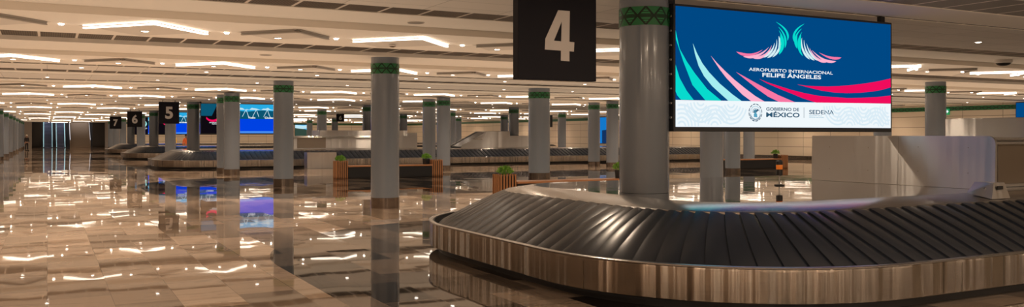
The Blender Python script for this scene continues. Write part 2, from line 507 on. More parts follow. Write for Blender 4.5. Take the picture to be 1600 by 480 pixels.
# ceiling: one long section swept across the hall, with its grooves and vent slots
GROOVES = [(9.1, 9.22, .012, 1), (11.75, 12.4, .012, 1), (13.56, 14.55, .12, 0), (17.4, 19.1, .085, 1), (20.7, 22.2, .10, 0),
           (24.9, 25.35, .012, 1), (27.2, 28.2, .015, 1)]
cl = []
for k in range(-2, 7):
    cl += [(a + 20 * k, b + 20 * k, d, g) for a, b, d, g in GROOVES]
cl = [c for c in cl if c[0] > -19.5 and c[1] < 135.5]
prof = [(-20, CEIL, 0)]
for a, b, d, g in cl:
    off = (a - 9.22) % 20
    prof += [(a, CEIL, 0), (a, CEIL + d, 1 if g else 0), (b, CEIL + d, 0), (b, CEIL, 2 if (abs((b - 9.22) % 20) < .05 or abs((b - 25.35) % 20) < .05) else 0)]
prof.append((136, CEIL, 0))
mb = MB(); gr = MB()
for (y0, z0, m0), (y1, z1, m1) in zip(prof, prof[1:]):
    tgt = gr if m0 == 1 else mb
    tgt.face([(XL, y0, z0), (XL, y1, z1), (XR, y1, z1), (XR, y0, z0)], 1 if m0 == 2 else 0)
structure(mb.build('ceiling', [M['ceiling'], M['tile']]))
structure(gr.build('trim_1', M['grille']))

def wall_quad(p, q, z0, z1):
    L = math.hypot(q[0] - p[0], q[1] - p[1])
    mb = MB()
    mb.face([(*p, z0), (*q, z0), (*q, z1), (*p, z1)], 0, [(0, z0 - .25), (L, z0 - .25), (L, z1 - .25), (0, z1 - .25)])
    return mb
structure(wall_quad((XR, 121), (XR, -20), 0, 3.7).build('wall_right', M['wall']))
structure(wall_quad((7.2, 121), (XR, 121), 0, 3.7).build('wall_far', M['wall']))
structure(wall_quad((7.2, 146), (7.2, 121), 0, 6.2).build('wall_alcove', M['wall_plain']))
structure(wall_quad((XL, -20), (XL, 136), 0, 3.7).build('wall_left', M['wall_plain']))
structure(wall_quad((XL, 135.6), (-1.85, 135.6), 0, 3.7).build('wall_end', M['wall_plain']))
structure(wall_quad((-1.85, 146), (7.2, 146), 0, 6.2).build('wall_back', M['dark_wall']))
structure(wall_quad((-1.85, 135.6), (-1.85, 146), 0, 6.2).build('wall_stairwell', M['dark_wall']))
mb = MB(); mb.face([(-1.85, 136, CEIL), (-1.85, 136, 6.2), (7.2, 136, 6.2), (7.2, 136, CEIL)]); structure(mb.build('wall_bulkhead', M['ceiling']))
mb = MB(); mb.face([(-1.85, 136, 6.2), (-1.85, 146, 6.2), (7.2, 146, 6.2), (7.2, 136, 6.2)])
structure(mb.build('ceiling_stairwell', M['ceiling']))
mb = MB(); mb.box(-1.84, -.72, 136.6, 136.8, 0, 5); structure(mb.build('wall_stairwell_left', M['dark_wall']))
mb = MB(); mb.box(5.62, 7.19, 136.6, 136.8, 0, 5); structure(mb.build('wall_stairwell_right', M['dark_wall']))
area('stairwell_fill_light', (2.5, 141, 6.1), (0, 0, 0), 8, 6, 420, (.9, .92, 1.0))  # unseen light added to brighten the escalators and stairs
# green patterned strip and steel skirting along the cream walls
def strip(name, p, q, z0, z1, mat, th=.02):
    d = Vector((q[0] - p[0], q[1] - p[1])); L = d.length; d /= L
    nrm = Vector((-d.y, d.x)) * -th
    a, b = (p[0] + nrm.x, p[1] + nrm.y), (q[0] + nrm.x, q[1] + nrm.y)
    mb = MB()
    mb.face([(*a, z0), (*b, z0), (*b, z1), (*a, z1)], 0, [(0, 0), (L, 0), (L, z1 - z0), (0, z1 - z0)])
    mb.face([(*a, z1), (*b, z1), (*q, z1), (*p, z1)]); mb.face([(*p, z0), (*q, z0), (*b, z0), (*a, z0)])
    return structure(mb.build(name, mat))
strip('trim_2', (XR, 120.9), (XR, -20), 3.13, 3.38, M['wall_band'])
strip('trim_3', (7.3, 121), (XR - .1, 121), 3.13, 3.38, M['wall_band'])
strip('baseboard_right', (XR, 120.9), (XR, -20), 0, .25, M['base_metal'])
strip('baseboard_far', (7.3, 121), (XR - .1, 121), 0, .25, M['base_metal'])

# ------------------------------------------------------------------ columns
def make_column(r, z0):
    root = D.objects.new('column', None); COL.objects.link(root)
    mb = MB()
    mb.lathe([(r, z0 + (.25 if z0 == 0 else 0)), (r, 3.13)], 48, cap=False)
    mb.lathe([(r, 3.37), (r, CEIL)], 48, cap=False)
    mb.lathe([(r - .004, 3.12), (r - .004, 3.38)], 48, cap=False)
    mb.build('shaft', M['column'], root, True)
    mb = MB(); mb.lathe([(r - .004, 3.13), (r + .006, 3.13), (r + .006, 3.37), (r - .004, 3.37)], 48, cap=False, uvr=r)
    mb.build('patterned_collar', M['band'], root, True)
    if z0 == 0:
        mb = MB(); mb.lathe([(r + .004, 0), (r + .004, .25), (r - .002, .252)], 48, cap=False)
        mb.build('base_ring', M['base_metal'], root, True)
    return root
GX = {'aisle': 7.0, 'benches': 16.88, 'inner': 26.72, 'wall': 36.4, 'left': -2.95}
ROWTXT = {'aisle': 'row nearest the carousel ends', 'benches': 'second row from the open aisle', 'inner': 'third row from the open aisle',
          'wall': 'row nearest the cream wall', 'left': 'row along the left edge'}
CY = dict(aisle=[9.42, 19.5, 29.48, 38.77, 40.56, 49.99, 59.9, 69.9, 79.9, 89.9, 99.9, 109.9, 119.6],
          benches=[19.5, 29.48, 38.77, 40.56, 49.99, 59.9],
          inner=[19.5, 29.48, 38.77, 40.56, 49.99, 59.9, 69.9, 89.9, 99.9],
          wall=[29.48, 38.77, 40.56, 59.9, 69.9, 79.9],
          left=[68.9, 78.4, 87.4, 95.0, 104.0, 113.5, 122.0, 130.0])
CAR_Y = [9.7, 49.7, 69.7, 89.7]
protos = {}
SPECIAL = {('aisle', 0): 'thick grey column rising from the nearest carousel deck beside the big blue screen',
           ('aisle', 1): 'freestanding grey column with steel foot ring just left of the nearest carousel',
           ('aisle', 2): 'freestanding grey column standing between the carousel 5 screen and the cabinet',
           ('benches', 0): 'grey column seen directly under the left half of the big blue screen',
           ('benches', 1): 'broad grey column standing under the number 4 sign, behind the wooden bench',
           ('inner', 0): 'grey column right of the big blue screen, above the steel housing'}
for row, ys in CY.items():
    for i, y in enumerate(ys):
        r = .42 if (row, i) in (('benches', 1), ('wall', 0)) else .33
        on = any(abs(y - c) < 3 for c in CAR_Y) and row != 'left'
        z0 = .947 if on else 0
        if (r, z0) not in protos:
            o = protos[(r, z0)] = make_column(r, z0)
        else:
            o = copy_tree(protos[(r, z0)])
        o.location = (GX[row], y, 0)
        lab = SPECIAL.get((row, i)) or 'round grey column with green collar, %s from the camera in the %s' % (nth(i + 1), ROWTXT[row])
        tag(o, lab, 'column', 'round grey columns with green collars')

# ------------------------------------------------------------------ baggage carousels
RX0, RX1, RHY, RR = 4.82, 41.5, 4.0, 2.65      # outline: left end, right end, half width, corner radius
def outline(ds):
    """points of the outer outline, counter-clockwise from the near side: (x, y, inward nx, ny, length)"""
    out = []; s = 0
    def line(a, b):
        nonlocal s
        L = math.hypot(b[0] - a[0], b[1] - a[1]); n = max(1, round(L / ds))
        t = ((b[0] - a[0]) / L, (b[1] - a[1]) / L)
        for k in range(n):
            out.append((a[0] + t[0] * L * k / n, a[1] + t[1] * L * k / n, -t[1], t[0], s + L * k / n))
        s += L
    def arc(c, a0):
        nonlocal s
        L = RR * PI / 2; n = max(4, round(L / min(ds, .16)))
        for k in range(n):
            a = a0 + PI / 2 * k / n
            out.append((c[0] + RR * math.cos(a), c[1] + RR * math.sin(a), -math.cos(a), -math.sin(a), s + L * k / n))
        s += L
    line((RX0 + RR, -RHY), (RX1 - RR, -RHY)); arc((RX1 - RR, -RHY + RR), -PI / 2)
    line((RX1, -RHY + RR), (RX1, RHY - RR)); arc((RX1 - RR, RHY - RR), 0)
    line((RX1 - RR, RHY), (RX0 + RR, RHY)); arc((RX0 + RR, RHY - RR), PI / 2)
    line((RX0, RHY - RR), (RX0, -RHY + RR)); arc((RX0 + RR, -RHY + RR), PI)
    return out, s
OUT, PER = outline(.6)
def at_s(s):
    s %= PER
    n = len(OUT)
    for i in range(n):
        p = OUT[i]; q = OUT[(i + 1) % n]; e = q[4] if i < n - 1 else PER
        if p[4] <= s < e + 1e-9:
            f = (s - p[4]) / (e - p[4])
            nx, ny = p[2] + (q[2] - p[2]) * f, p[3] + (q[3] - p[3]) * f
            L = math.hypot(nx, ny)
            return p[0] + (q[0] - p[0]) * f, p[1] + (q[1] - p[1]) * f, nx / L, ny / L
def sweep(mb, prof, mi=0):
    n = len(OUT); m = len(prof)
    v = [(x + nx * o, y + ny * o, z) for x, y, nx, ny, s in OUT for o, z in prof]
    f = []
    for i in range(n):
        j = (i + 1) % n
        for k in range(m - 1):
            f.append((i * m + k, j * m + k, j * m + k + 1, i * m + k + 1))
    mb.mesh(v, f, mi)

def make_carousel():
    root = D.objects.new('baggage_carousel', None); COL.objects.link(root)
    mb = MB(); sweep(mb, [(.14, 0), (.14, .105), (.0, .105)]); mb.build('kick_plinth', M['black'], root, True)
    mb = MB()
    sweep(mb, [(.012, .10), (.0, .108), (.0, .405), (.004, .43)])
    for k in range(int(PER / 2.6)):                      # seams between the skirt sheets
        x, y, nx, ny = at_s(k * 2.6 + .75)
        tx, ty = ny, -nx
        a = (x - nx * .0015 - tx * .004, y - ny * .0015 - ty * .004); b = (x - nx * .0015 + tx * .004, y - ny * .0015 + ty * .004)
        mb.face([(*a, .11), (*b, .11), (*b, .40), (*a, .40)], 1)
    mb.build('skirt', [M['steel'], M['panel_dark']], root, True)
    mb = MB(); sweep(mb, [(.0, .428), (-.008, .436), (-.008, .446), (.006, .452), (.05, .452), (.058, .446), (.058, .42)])
    mb.build('rim', M['steel_rim'], root, True)
    mb = MB(); sweep(mb, [(.058, .44), (.075, .44), (.078, .30), (1.14, .30)]); mb.build('inner_wall', M['black'], root)
    # overlapping rubber plates
    mb = MB()
    pitch = PER / round(PER / .272)
    n = round(PER / pitch)
    U = [0, .12, .45, .8, 1.0]
    Vv = [0, .10, .3, .5, .7, .9, 1.0]
    for i in range(n):
        vs = []
        for v in Vv:
            o = .095 + 1.085 * v
            zc = .345 + .525 * v + .022 * math.sin(PI * v)
            for u in U:
                sk = .10 * (.5 - v) - .012 * math.sin(PI * v)
                x, y, nx, ny = at_s(i * pitch + (u * 1.12 - .06) * pitch + sk)
                lift = .028 * (1 - u) + .012 * math.sin(PI * u)
                end = -.02 * (1 - min(1, min(v, 1 - v) / .1)) 
                vs.append((x + nx * o, y + ny * o, zc + lift + end * .6))
        nu = len(U); fs = []
        for a in range(len(Vv) - 1):
            for b in range(nu - 1):
                fs.append((a * nu + b, a * nu + b + 1, (a + 1) * nu + b + 1, (a + 1) * nu + b))
        base = len(vs)
        for a in range(len(Vv)):                        # the plate's raised free edge
            p = vs[a * nu]; vs.append((p[0], p[1], p[2] - .036))
        for a in range(len(Vv) - 1):
            fs.append((a * nu, (a + 1) * nu, base + a + 1, base + a))
        mb.mesh(vs, fs)
    mb.build('slat_belt', M['rubber'], root, True)
    mb = MB(); sweep(mb, [(1.13, .82), (1.13, .868), (1.155, .882), (1.54, .942), (1.60, .945)]); mb.build('edge_strip', M['steel_rim'], root, True)
    mb = MB(); mb.face([(x + nx * 1.58, y + ny * 1.58, .9445) for x, y, nx, ny, s in OUT]); mb.build('deck', M['deck'], root)
    return root
CAR_LAB = ['large steel baggage carousel with black slats, nearest the camera under sign 4',
           'steel baggage carousel with black slats running behind the benches, under sign 5',
           'steel baggage carousel end under the number 6 sign, beyond carousel 5', 'farthest steel baggage carousel end, under the number 7 sign']
car0 = make_carousel()
for i, y in enumerate(CAR_Y):
    o = car0 if i == 0 else copy_tree(car0)
    o.location = (0, y, 0)
    tag(o, CAR_LAB[i], 'carousel', 'baggage carousels')

# conveyor housing standing on each deck
def make_housing():
    root = D.objects.new('conveyor_housing', None); COL.objects.link(root)
    mb = MB()                                            # end sheet facing the aisle, its near upper corner rounded
    pts = [(-2.25, 0), (.95, 0), (.95, .75), (-2.10, .75)] 
    poly = [(-2.25, 0), (1.0, 0), (1.0, .745)] + [(-2.13 + .12 * math.cos(a), .625 + .12 * math.sin(a)) for a in [PI / 2 + PI / 2 * k / 6 for k in range(7)]]
    for x, rev in ((11.45, 0), (11.49, 1)):
        mb.face([(x + b * .02, a, b) for a, b in (poly if rev else poly[::-1])])
    for p, q in zip(poly, poly[1:] + poly[:1]):
        mb.face([(11.45 + p[1] * .02, p[0], p[1]), (11.45 + q[1] * .02, q[0], q[1]), (11.49 + q[1] * .02, q[0], q[1]), (11.49 + p[1] * .02, p[0], p[1])])
    mb.face([(11.4485, -.705, .0), (11.4485, -.70, .0), (11.464, -.70, .745), (11.464, -.705, .745)], 1)
    for a, b in ((.62, .56), (.62, .2), (-.15, .56), (-.15, .2), (-1.05, .58), (-1.05, .22), (-1.85, .58), (-1.85, .22)):
        mb.face([(11.448 + b * .02, a + .008 * math.cos(t_), b + .008 * math.sin(t_)) for t_ in [PI / 4 * k for k in range(8)]], 1)
    mb.build('end_sheet', [M['panel'], M['panel_dark']], root)
    mb = MB(); mb.bbox(11.56, 16.4, -1.85, .95, 0, .69, .012); mb.build('casing', M['panel'], root)
    mb = MB(); mb.bbox(13.4, 18.6, -1.70, -.10, .70, 1.035, .012); mb.build('upper_hood', M['panel'], root)
    mb = MB(); mb.tube([(11.55, -1.95, .70), (16.3, -1.95, .70)], .022); mb.tube([(11.55, -1.95, .64), (16.3, -1.95, .64)], .022)
    for x in (11.7, 13.9, 16.1): mb.tube([(x, -1.95, .70), (x, -1.86, .6)], .012)
    mb.build('guard_rail', M['steel_rim'], root, True)
    mb = MB(); mb.bbox(12.1, 13.7, -1.875, -1.852, .05, .66, .005); mb.build('access_panel', M['panel_dark'], root)  # dark reflections put into this panel's colour, its twin keeps the plain steel
    mb = MB(); mb.bbox(14.0, 15.6, -1.875, -1.852, .05, .66, .005); mb.build('access_panel', M['panel'], root)
    return root
h0 = make_housing()
HL = ['tall polished steel conveyor housing on the nearest carousel deck, right under the blue screen', 'steel conveyor housing with dark panels on the carousel behind the stainless cabinet']
for i in range(2):
    o = h0 if i == 0 else copy_tree(h0)
    o.location = (0, CAR_Y[i], .947)
    tag(o, HL[i], 'conveyor housing', 'conveyor housings')

def inclined(x0, x1, y, z0, z1, w, label, dy=.0):
    root = empty('inclined_conveyor', (x0, y, .947), label, 'conveyor', 'inclined feed conveyors')
    L = x1 - x0
    for yy in (-w / 2, w / 2 - .04):
        mb = MB()
        poly = [(0, 0), (L + 1.6, 0), (L + 1.6, z1 - .947), (L, z1 - .947), (0, z0 - .947)]
        mb.face([(a, yy, b) for a, b in poly]); mb.face([(a, yy + .04, b) for a, b in poly[::-1]])
        for p, q in zip(poly, poly[1:] + poly[:1]):
            mb.face([(p[0], yy, p[1]), (p[0], yy + .04, p[1]), (q[0], yy + .04, q[1]), (q[0], yy, q[1])])
        mb.build('side_sheet', M['panel'], root)
    mb = MB()
    mb.face([(0, -w / 2 + .04, z0 - 1.0), (L, -w / 2 + .04, z1 - 1.0), (L, w / 2 - .04, z1 - 1.0), (0, w / 2 - .04, z0 - 1.0)])
    mb.face([(L, -w / 2 + .04, z1 - 1.0), (L + 1.6, -w / 2 + .04, z1 - 1.0), (L + 1.6, w / 2 - .04, z1 - 1.0), (L, w / 2 - .04, z1 - 1.0)])
    mb.build('belt', M['rubber'], root)
    mb = MB(); mb.box(L * .45, L * .8, -w / 2 - .02, -w / 2, (z1 - z0) * .55, (z1 - z0) * .55 + .06); mb.build('edge_guard', M['steel_rim'], root)
    return root
inclined(22.6, 24.4, 50.0, 1.05, 1.95, 1.7, 'inclined steel feed conveyor left of the broad column on the carousel behind the bench')
inclined(17.4, 18.6, 51.2, 1.35, 1.85, 1.5, 'steel feed conveyor with sloped end just right of the freestanding column')
root = empty('steel_hood', (26.0, 50.2, .947), 'curved steel hood on the far carousel, between the two column rows right of sign 4', 'conveyor hood')
mb = MB(); mb.bbox(0, 2.1, -1.0, 1.0, 0, .72, .01); mb.build('body', M['panel'], root)
mb = MB()
for k in range(12):
    a0, a1 = PI / 2 * k / 12, PI / 2 * (k + 1) / 12
    mb.face([(2.1 + .7 * math.sin(a0), -1.0 + .7 * (1 - math.cos(a0)), 0), (2.1 + .7 * math.sin(a1), -1.0 + .7 * (1 - math.cos(a1)), 0),
             (2.1 + .7 * math.sin(a1), -1.0 + .7 * (1 - math.cos(a1)), .72), (2.1 + .7 * math.sin(a0), -1.0 + .7 * (1 - math.cos(a0)), .72)])
mb.face([(2.1, -1, .72)] + [(2.1 + .7 * math.sin(PI / 2 * k / 12), -1.0 + .7 * (1 - math.cos(PI / 2 * k / 12)), .72) for k in range(13)] + [(2.1, -.3, .72)])
mb.build('rounded_end', M['panel'], root, True)

# small wedge shaped sensor box on the edge strip, signal lamp on the deck
root = empty('sensor_box', (10.70, 7.05, .925), 'small wedge-shaped steel box on the nearest carousel rim beside its housing', 'sensor box')
mb = MB()
lo = [(-.19, -.17), (.19, -.17), (.19, .17), (-.19, .17)]; hi = [(-.09, -.13), (.13, -.13), (.10, .15), (-.06, .15)]
v = [(a, b, 0 + (.03 if b > 0 else -.03)) for a, b in lo] + [(a, b, .17) for a, b in hi]
mb.mesh(v, [(3, 2, 1, 0), (4, 5, 6, 7), (0, 1, 5, 4), (1, 2, 6, 5), (2, 3, 7, 6), (3, 0, 4, 7)])
mb.build('shell', M['panel'], root)
mb = MB(); mb.box(-.05, .05, -.165, -.150, .085, .13); mb.build('sensor_window', M['black'], root)
mb = MB(); mb.lathe([(.012, -.004), (.012, .004)], 12); o = mb.build('bolt', M['panel_dark'], root); o.location = (-.137, -.04, .10); o.rotation_euler = (0, -1.0, 0)

root = empty('signal_lamp', (9.73, 9.72, .947), 'black signal lamp with an orange lens on a thin post, on the nearest deck', 'signal lamp')
mb = MB(); mb.lathe([(.075, 0), (.075, .012), (.02, .018)], 24); mb.build('foot', M['black'], root, True)
mb = MB(); mb.lathe([(.011, .012), (.011, .16)], 12); mb.build('post', M['steel_rim'], root, True)
mb = MB(); mb.lathe([(.03, .145), (.048, .155), (.048, .235), (.05, .24)], 24); mb.build('lower_housing', M['black'], root, True)
mb = MB(); mb.lathe([(.046, .24), (.047, .25), (.047, .305), (.046, .31)], 24); mb.build('orange_lens', M['amber'], root, True)
mb = MB(); mb.lathe([(.05, .31), (.05, .365), (.04, .375)], 24); mb.build('cap', M['black'], root, True)

# ------------------------------------------------------------------ hanging number signs
def sign(ch, x0, x1, y, z0, z1, label, draw=None):
    root = empty('hanging_number_sign', ((x0 + x1) / 2, y, z0), label, 'sign', 'hanging carousel number signs')
    w, h = x1 - x0, z1 - z0
    mb = MB(); mb.bbox(-w / 2, w / 2, 0, .12, 0, h, .006); mb.build('panel', M['sign'], root)
    mb = MB()
    if draw:
        draw(mb)
    else:
        put_text(mb, ch, -w * .19, w * .19, h * .22, h * .78, -.004, .035)
    mb.build('numeral', M['sign_num'], root)
    for s in (-.3, .3):
        mb = MB(); mb.box(s * w - .015, s * w + .015, .045, .075, h, CEIL - z0); mb.build('hanger', M['black'], root)
    return root
def four(mb):
    cx = (4.41 + 5.40) / 2
    out = [(a - cx, b - 2.30) for a, b in FOUR]; hole = [(a - cx, b - 2.30) for a, b in FOUR_HOLE]
    bm = bmesh.new()
    def ring(p):
        vs = [bm.verts.new((a, -.004, b)) for a, b in p]
        return [bm.edges.new((vs[i], vs[(i + 1) % len(vs)])) for i in range(len(vs))]
    e = ring(out) + ring(hole)
    bmesh.ops.triangle_fill(bm, use_beauty=True, edges=e)
    bm.verts.index_update()
    mb.mesh([v.co[:] for v in bm.verts], [tuple(v.index for v in f.verts) for f in bm.faces])
    bm.free()
sign('4', 4.41, 5.40, 8.15, 2.30, 3.44, 'large black sign with a grey number 4 hanging over the nearest carousel', four)
sign('5', 5.06, 6.05, 48.15, 2.30, 3.43, 'black hanging sign with a grey number 5, largest of the three distant ones')
sign('6', 5.06, 6.05, 68.15, 2.30, 3.43, 'black hanging sign with a grey number 6, between signs 7 and 5')
sign('7', 5.06, 6.05, 88.15, 2.30, 3.43, 'black hanging sign with a grey number 7, leftmost and smallest of the aisle signs')
sign('6', 20.95, 21.6, 70.0, 2.82, 3.46, 'small black square sign with number 6, far off above the steel conveyor')

# ------------------------------------------------------------------ the big screen over the nearest carousel
def screen_frame(root, w, h, d=.16):
    mb = MB(); mb.bbox(-.03, w + .03, .004, d, -.05, h + .03, .006); mb.build('casing', M['screen_body'], root)
    for x in (-.02, w - .12):
        mb = MB(); mb.box(x - .05, x + .05, .05, .11, h + .03, CEIL - 1.80); mb.build('hanger', M['black'], root)
root = empty('video_screen', (7.27, 9.1, 1.80), 'big blue video screen with wing emblem and airport name over the nearest carousel', 'screen')
SW_, SH_ = 4.15, 1.60
screen_frame(root, SW_, SH_)
for k in range(8):
    mb = MB(); mb.bbox(-.052, -.030, .03, .07, .12 + k * .19, .15 + k * .19, .004); mb.build('side_clip', M['steel_rim'], root)
mb = MB(); plate(mb, [(0, 0.01), (SW_, .01), (SW_, SH_), (0, SH_)], .002); mb.build('display', E['navy'], root)
mb = MB()
def clip(poly): return [(min(max(a, 0.0), SW_), min(max(b, .37), SH_)) for a, b in poly]
order = ['T1', 'T2', 'C3', 'P4', 'P5', 'R6', 'R7']
mats = [E['teal'], E['cyan'], E['pink'], E['rose'], E['red']]
mi = dict(T1=0, T2=0, C3=1, P4=2, P5=3, R6=4, R7=4)
for k in order: plate(mb, clip(SWOOSH[k]), 0.0, mi=mi[k])
mb.build('feather_graphic', mats, root)
mb = MB()
for c, a, b, m in FEATHERS:
    A, B, C = Vector(a), Vector(b), Vector(m)
    ctl = C * 2 - (A + B) / 2
    pts = []
    nrm = None
    L, Rr = [], []
    for k in range(13):
        t_ = k / 12
        p = A * (1 - t_) ** 2 + ctl * 2 * t_ * (1 - t_) + B * t_ ** 2
        d = (ctl - A) * (1 - t_) + (B - ctl) * t_
        n_ = Vector((-d.y, d.x)).normalized()
        wd = .030 * (t_ ** .8) * (1 - t_ ** 5) + .001
        L.append(p + n_ * wd); Rr.append(p - n_ * wd)
    plate(mb, [tuple(p) for p in L + Rr[::-1]], 0.0, mi='twpr'.index(c))
mb.build('wing_emblem', [E['teal'], E['cyan2'], E['pink'], E['rose']], root)
mb = MB()
put_text(mb, 'AEROPUERTO INTERNACIONAL', 1.27, 2.90, .79, .835, 0, .012)
mb.build('airport_name', E['white'], root); mb = MB()
put_text(mb, 'FELIPE ÁNGELES', 1.52, 2.66, .715, .785, 0, .022)
mb.build('airport_name', E['white'], root)
mb = MB(); plate(mb, [(0, .012), (SW_, .012), (SW_, .385), (0, .365)], 0.0)
foot = mb.build('footer_band', E['white'], root)
mb = MB()
def arcs(cx, cz, r0, n, dr, a0, a1, x0, x1):
    for i in range(n):
        r = r0 + dr * i
        seg = 16
        for k in range(seg):
            p, q = a0 + (a1 - a0) * k / seg, a0 + (a1 - a0) * (k + 1) / seg
            c = [(cx + rr * math.cos(t_), cz + rr * math.sin(t_)) for rr, t_ in ((r, p), (r, q), (r + dr * .45, q), (r + dr * .45, p))]
            if all(x0 <= a <= x1 and .02 <= b <= .35 for a, b in c):
                mb.face([(a, -.001, b) for a, b in c])
random.seed(11)
for arc_ in ((.10, .02, 0), (.42, .36, PI), (.66, .02, .3), (.95, .34, 3.4), None, (3.0, .34, 3.2), (3.25, .03, .2), (3.55, .34, 3.3), (3.82, .03, 0.1), (4.08, .30, 2.4)):
    if arc_ is None:
        mb.build('wave_ornament', E['pale'], root); mb = MB(); continue
    cx, cz, a0 = arc_
    arcs(cx, cz, .05, 5, .055, a0, a0 + 2.6, .01, 4.14)
mb.build('wave_ornament', E['pale'], root)
mb = MB()
put_text(mb, 'GOBIERNO DE', 1.59, 2.22, .245, .292, -.001, .02)
mb.build('footer_lettering', E['ink'], root); mb = MB()
put_text(mb, 'MÉXICO', 1.59, 2.23, .155, .238, -.001, .024)
mb.build('footer_lettering', E['ink'], root); mb = MB()
put_text(mb, 'SEDENA', 2.42, 2.92, .205, .268, -.001, .015)
mb.build('footer_lettering', E['ink'], root); mb = MB()
mb.face([(2.312, -.001, .15), (2.319, -.001, .15), (2.319, -.001, .30), (2.312, -.001, .30)])
mb.build('divider_line', E['ink'], root)
mb = MB()
put_text(mb, 'SECRETARÍA DE LA', 2.42, 2.68, .182, .196, -.001, .01)
put_text(mb, 'DEFENSA NACIONAL', 2.42, 2.72, .155, .169, -.001, .01)
mb.build('footer_small_print', E['softteal'], root)
mb = MB()                                                # round eagle seal
sx, sz = 1.39, .215
for r0, r1, m_ in ((.112, .124, 0), (.086, .092, 1)):
    for k in range(48):
        if m_ == 0 and k % 4 == 3: continue
        p, q = 2 * PI * k / 48, 2 * PI * (k + 1) / 48
        mb.face([(sx + r * math.cos(t_), -.001, sz + r * math.sin(t_)) for r, t_ in ((r0, p), (r0, q), (r1, q), (r1, p))], m_)
for k in range(18):                                      # lower wreath leaves
    a = PI + .35 + (PI - .7) * k / 17
    mb.face([(sx + (.10 + d0) * math.cos(a + d1), -.0012, sz + (.10 + d0) * math.sin(a + d1)) for d0, d1 in ((-.012, 0), (0, .07), (.014, 0), (0, -.05))], 0)
for k in range(7):                                       # spread wing plumes
    a = 1.0 + k * .33
    c_, s_ = math.cos(a), math.sin(a)
    mb.face([(sx + .005 + .012 * -s_, -.0012, sz + .012 * c_), (sx + .005 - .012 * -s_, -.0012, sz - .012 * c_), (sx + .062 * c_ - .006 * s_, -.0012, sz + .062 * s_ + .006 * c_), (sx + .070 * c_, -.0012, sz + .070 * s_)], k % 2)
mb.face([(sx + .02, -.0013, sz + .0), (sx + .05, -.0013, sz + .03), (sx + .072, -.0013, sz + .02), (sx + .058, -.0013, sz + .045), (sx + .03, -.0013, sz + .05)], 0)
mb.face([(sx - .03, -.0013, sz - .06), (sx + .035, -.0013, sz - .065), (sx + .03, -.0013, sz - .02), (sx, -.0013, sz + .01), (sx - .03, -.0013, sz - .02)], 1)
mb.build('eagle_seal', [E['ink'], E['softteal']], root)

# flight information screens over the farther carousels
def info_screen(y, label):
    root = empty('flight_screen', (7.27, y, 1.80), label, 'screen', 'flight screens over the far carousels')
    screen_frame(root, SW_, SH_)
    mb = MB(); plate(mb, [(0, .01), (1.15, .01), (1.15, SH_), (0, SH_)], .002, mi=0)
    plate(mb, [(0, .95), (.55, .95), (.70, 1.30), (.85, SH_), (0, SH_)], .001, mi=1)
    a = [(.62 + .42 * math.cos(t_), .98 + .36 * math.sin(t_)) for t_ in [-2.6 + 3.6 * k / 16 for k in range(17)]]
    b = [(.58 + .36 * math.cos(t_), 1.06 + .32 * math.sin(t_)) for t_ in [-2.6 + 3.6 * k / 16 for k in range(17)]]
    for k in range(16):
        mb.face([(a[k][0], 0, a[k][1]), (a[k + 1][0], 0, a[k + 1][1]), (b[k + 1][0], 0, b[k + 1][1]), (b[k][0], 0, b[k][1])], 2 if k < 8 else 3)
    put_text(mb, 'AEROPUERTO INTERNACIONAL', .42, 1.08, .56, .61, 0, .02, 4)
    put_text(mb, 'FELIPE ÁNGELES', .56, 1.02, .49, .54, 0, .03, 4)
    mb.build('logo_panel', [E['black'], E['sea'], E['red'], E['cyan'], E['white']], root)
    mb = MB()
    plate(mb, [(1.15, .85), (SW_, .85), (SW_, SH_), (1.15, SH_)], .002, mi=0)
    x = [1.15 + (SW_ - 1.15) * k / 24 for k in range(25)]
    zt = [1.36 + .05 * math.sin(k * 1.1) + .03 * math.sin(k * 2.7) for k in range(25)]
    for k in range(24):
        mb.face([(x[k], .001, 1.30), (x[k + 1], .001, 1.30), (x[k + 1], .001, zt[k + 1]), (x[k], .001, zt[k])], 1)
    plate(mb, [(1.15, .80), (SW_, .80), (SW_, 1.22), (3.2, 1.28), (2.4, 1.20), (1.15, 1.30)], 0.0005, mi=2)
    for xx in (1.75, 2.35, 2.9, 3.5):
        mb.face([(xx - .22, 0, .92), (xx - .19, 0, .92), (xx + .015, 0, 1.32), (xx - .015, 0, 1.32)], 1)
        mb.face([(xx + .12, 0, .92), (xx + .15, 0, .92), (xx + .015, 0, 1.32), (xx - .015, 0, 1.32)], 1)
    mb.build('sea_picture', [E['sky'], E['cloud'], E['sea']], root)
    mb = MB(); plate(mb, [(1.15, .13), (SW_, .13), (SW_, .80), (1.15, .80)], .0, mi=0); plate(mb, [(1.15, .01), (SW_, .01), (SW_, .13), (1.15, .13)], .0, mi=1)
    mb.build('flight_table', [E['blue'], E['lightblue']], root)
    for tx, xa, xb in (('Aerolínea', 1.30, 1.95), ('Vuelo', 2.45, 2.85), ('Ciudad', 3.35, 3.85)):
        mb = MB(); put_text(mb, tx, xa, xb, .82, .93, -.001, .03); mb.build('table_heading', E['white'], root)
    return root
info_screen(49.1, 'blue flight screen with black logo panel over carousel 5, behind the column pair')
info_screen(69.1, 'blue flight screen partly hidden behind the number 5 sign')
info_screen(89.1, 'farthest flight screen, a sliver between the columns below sign 6')

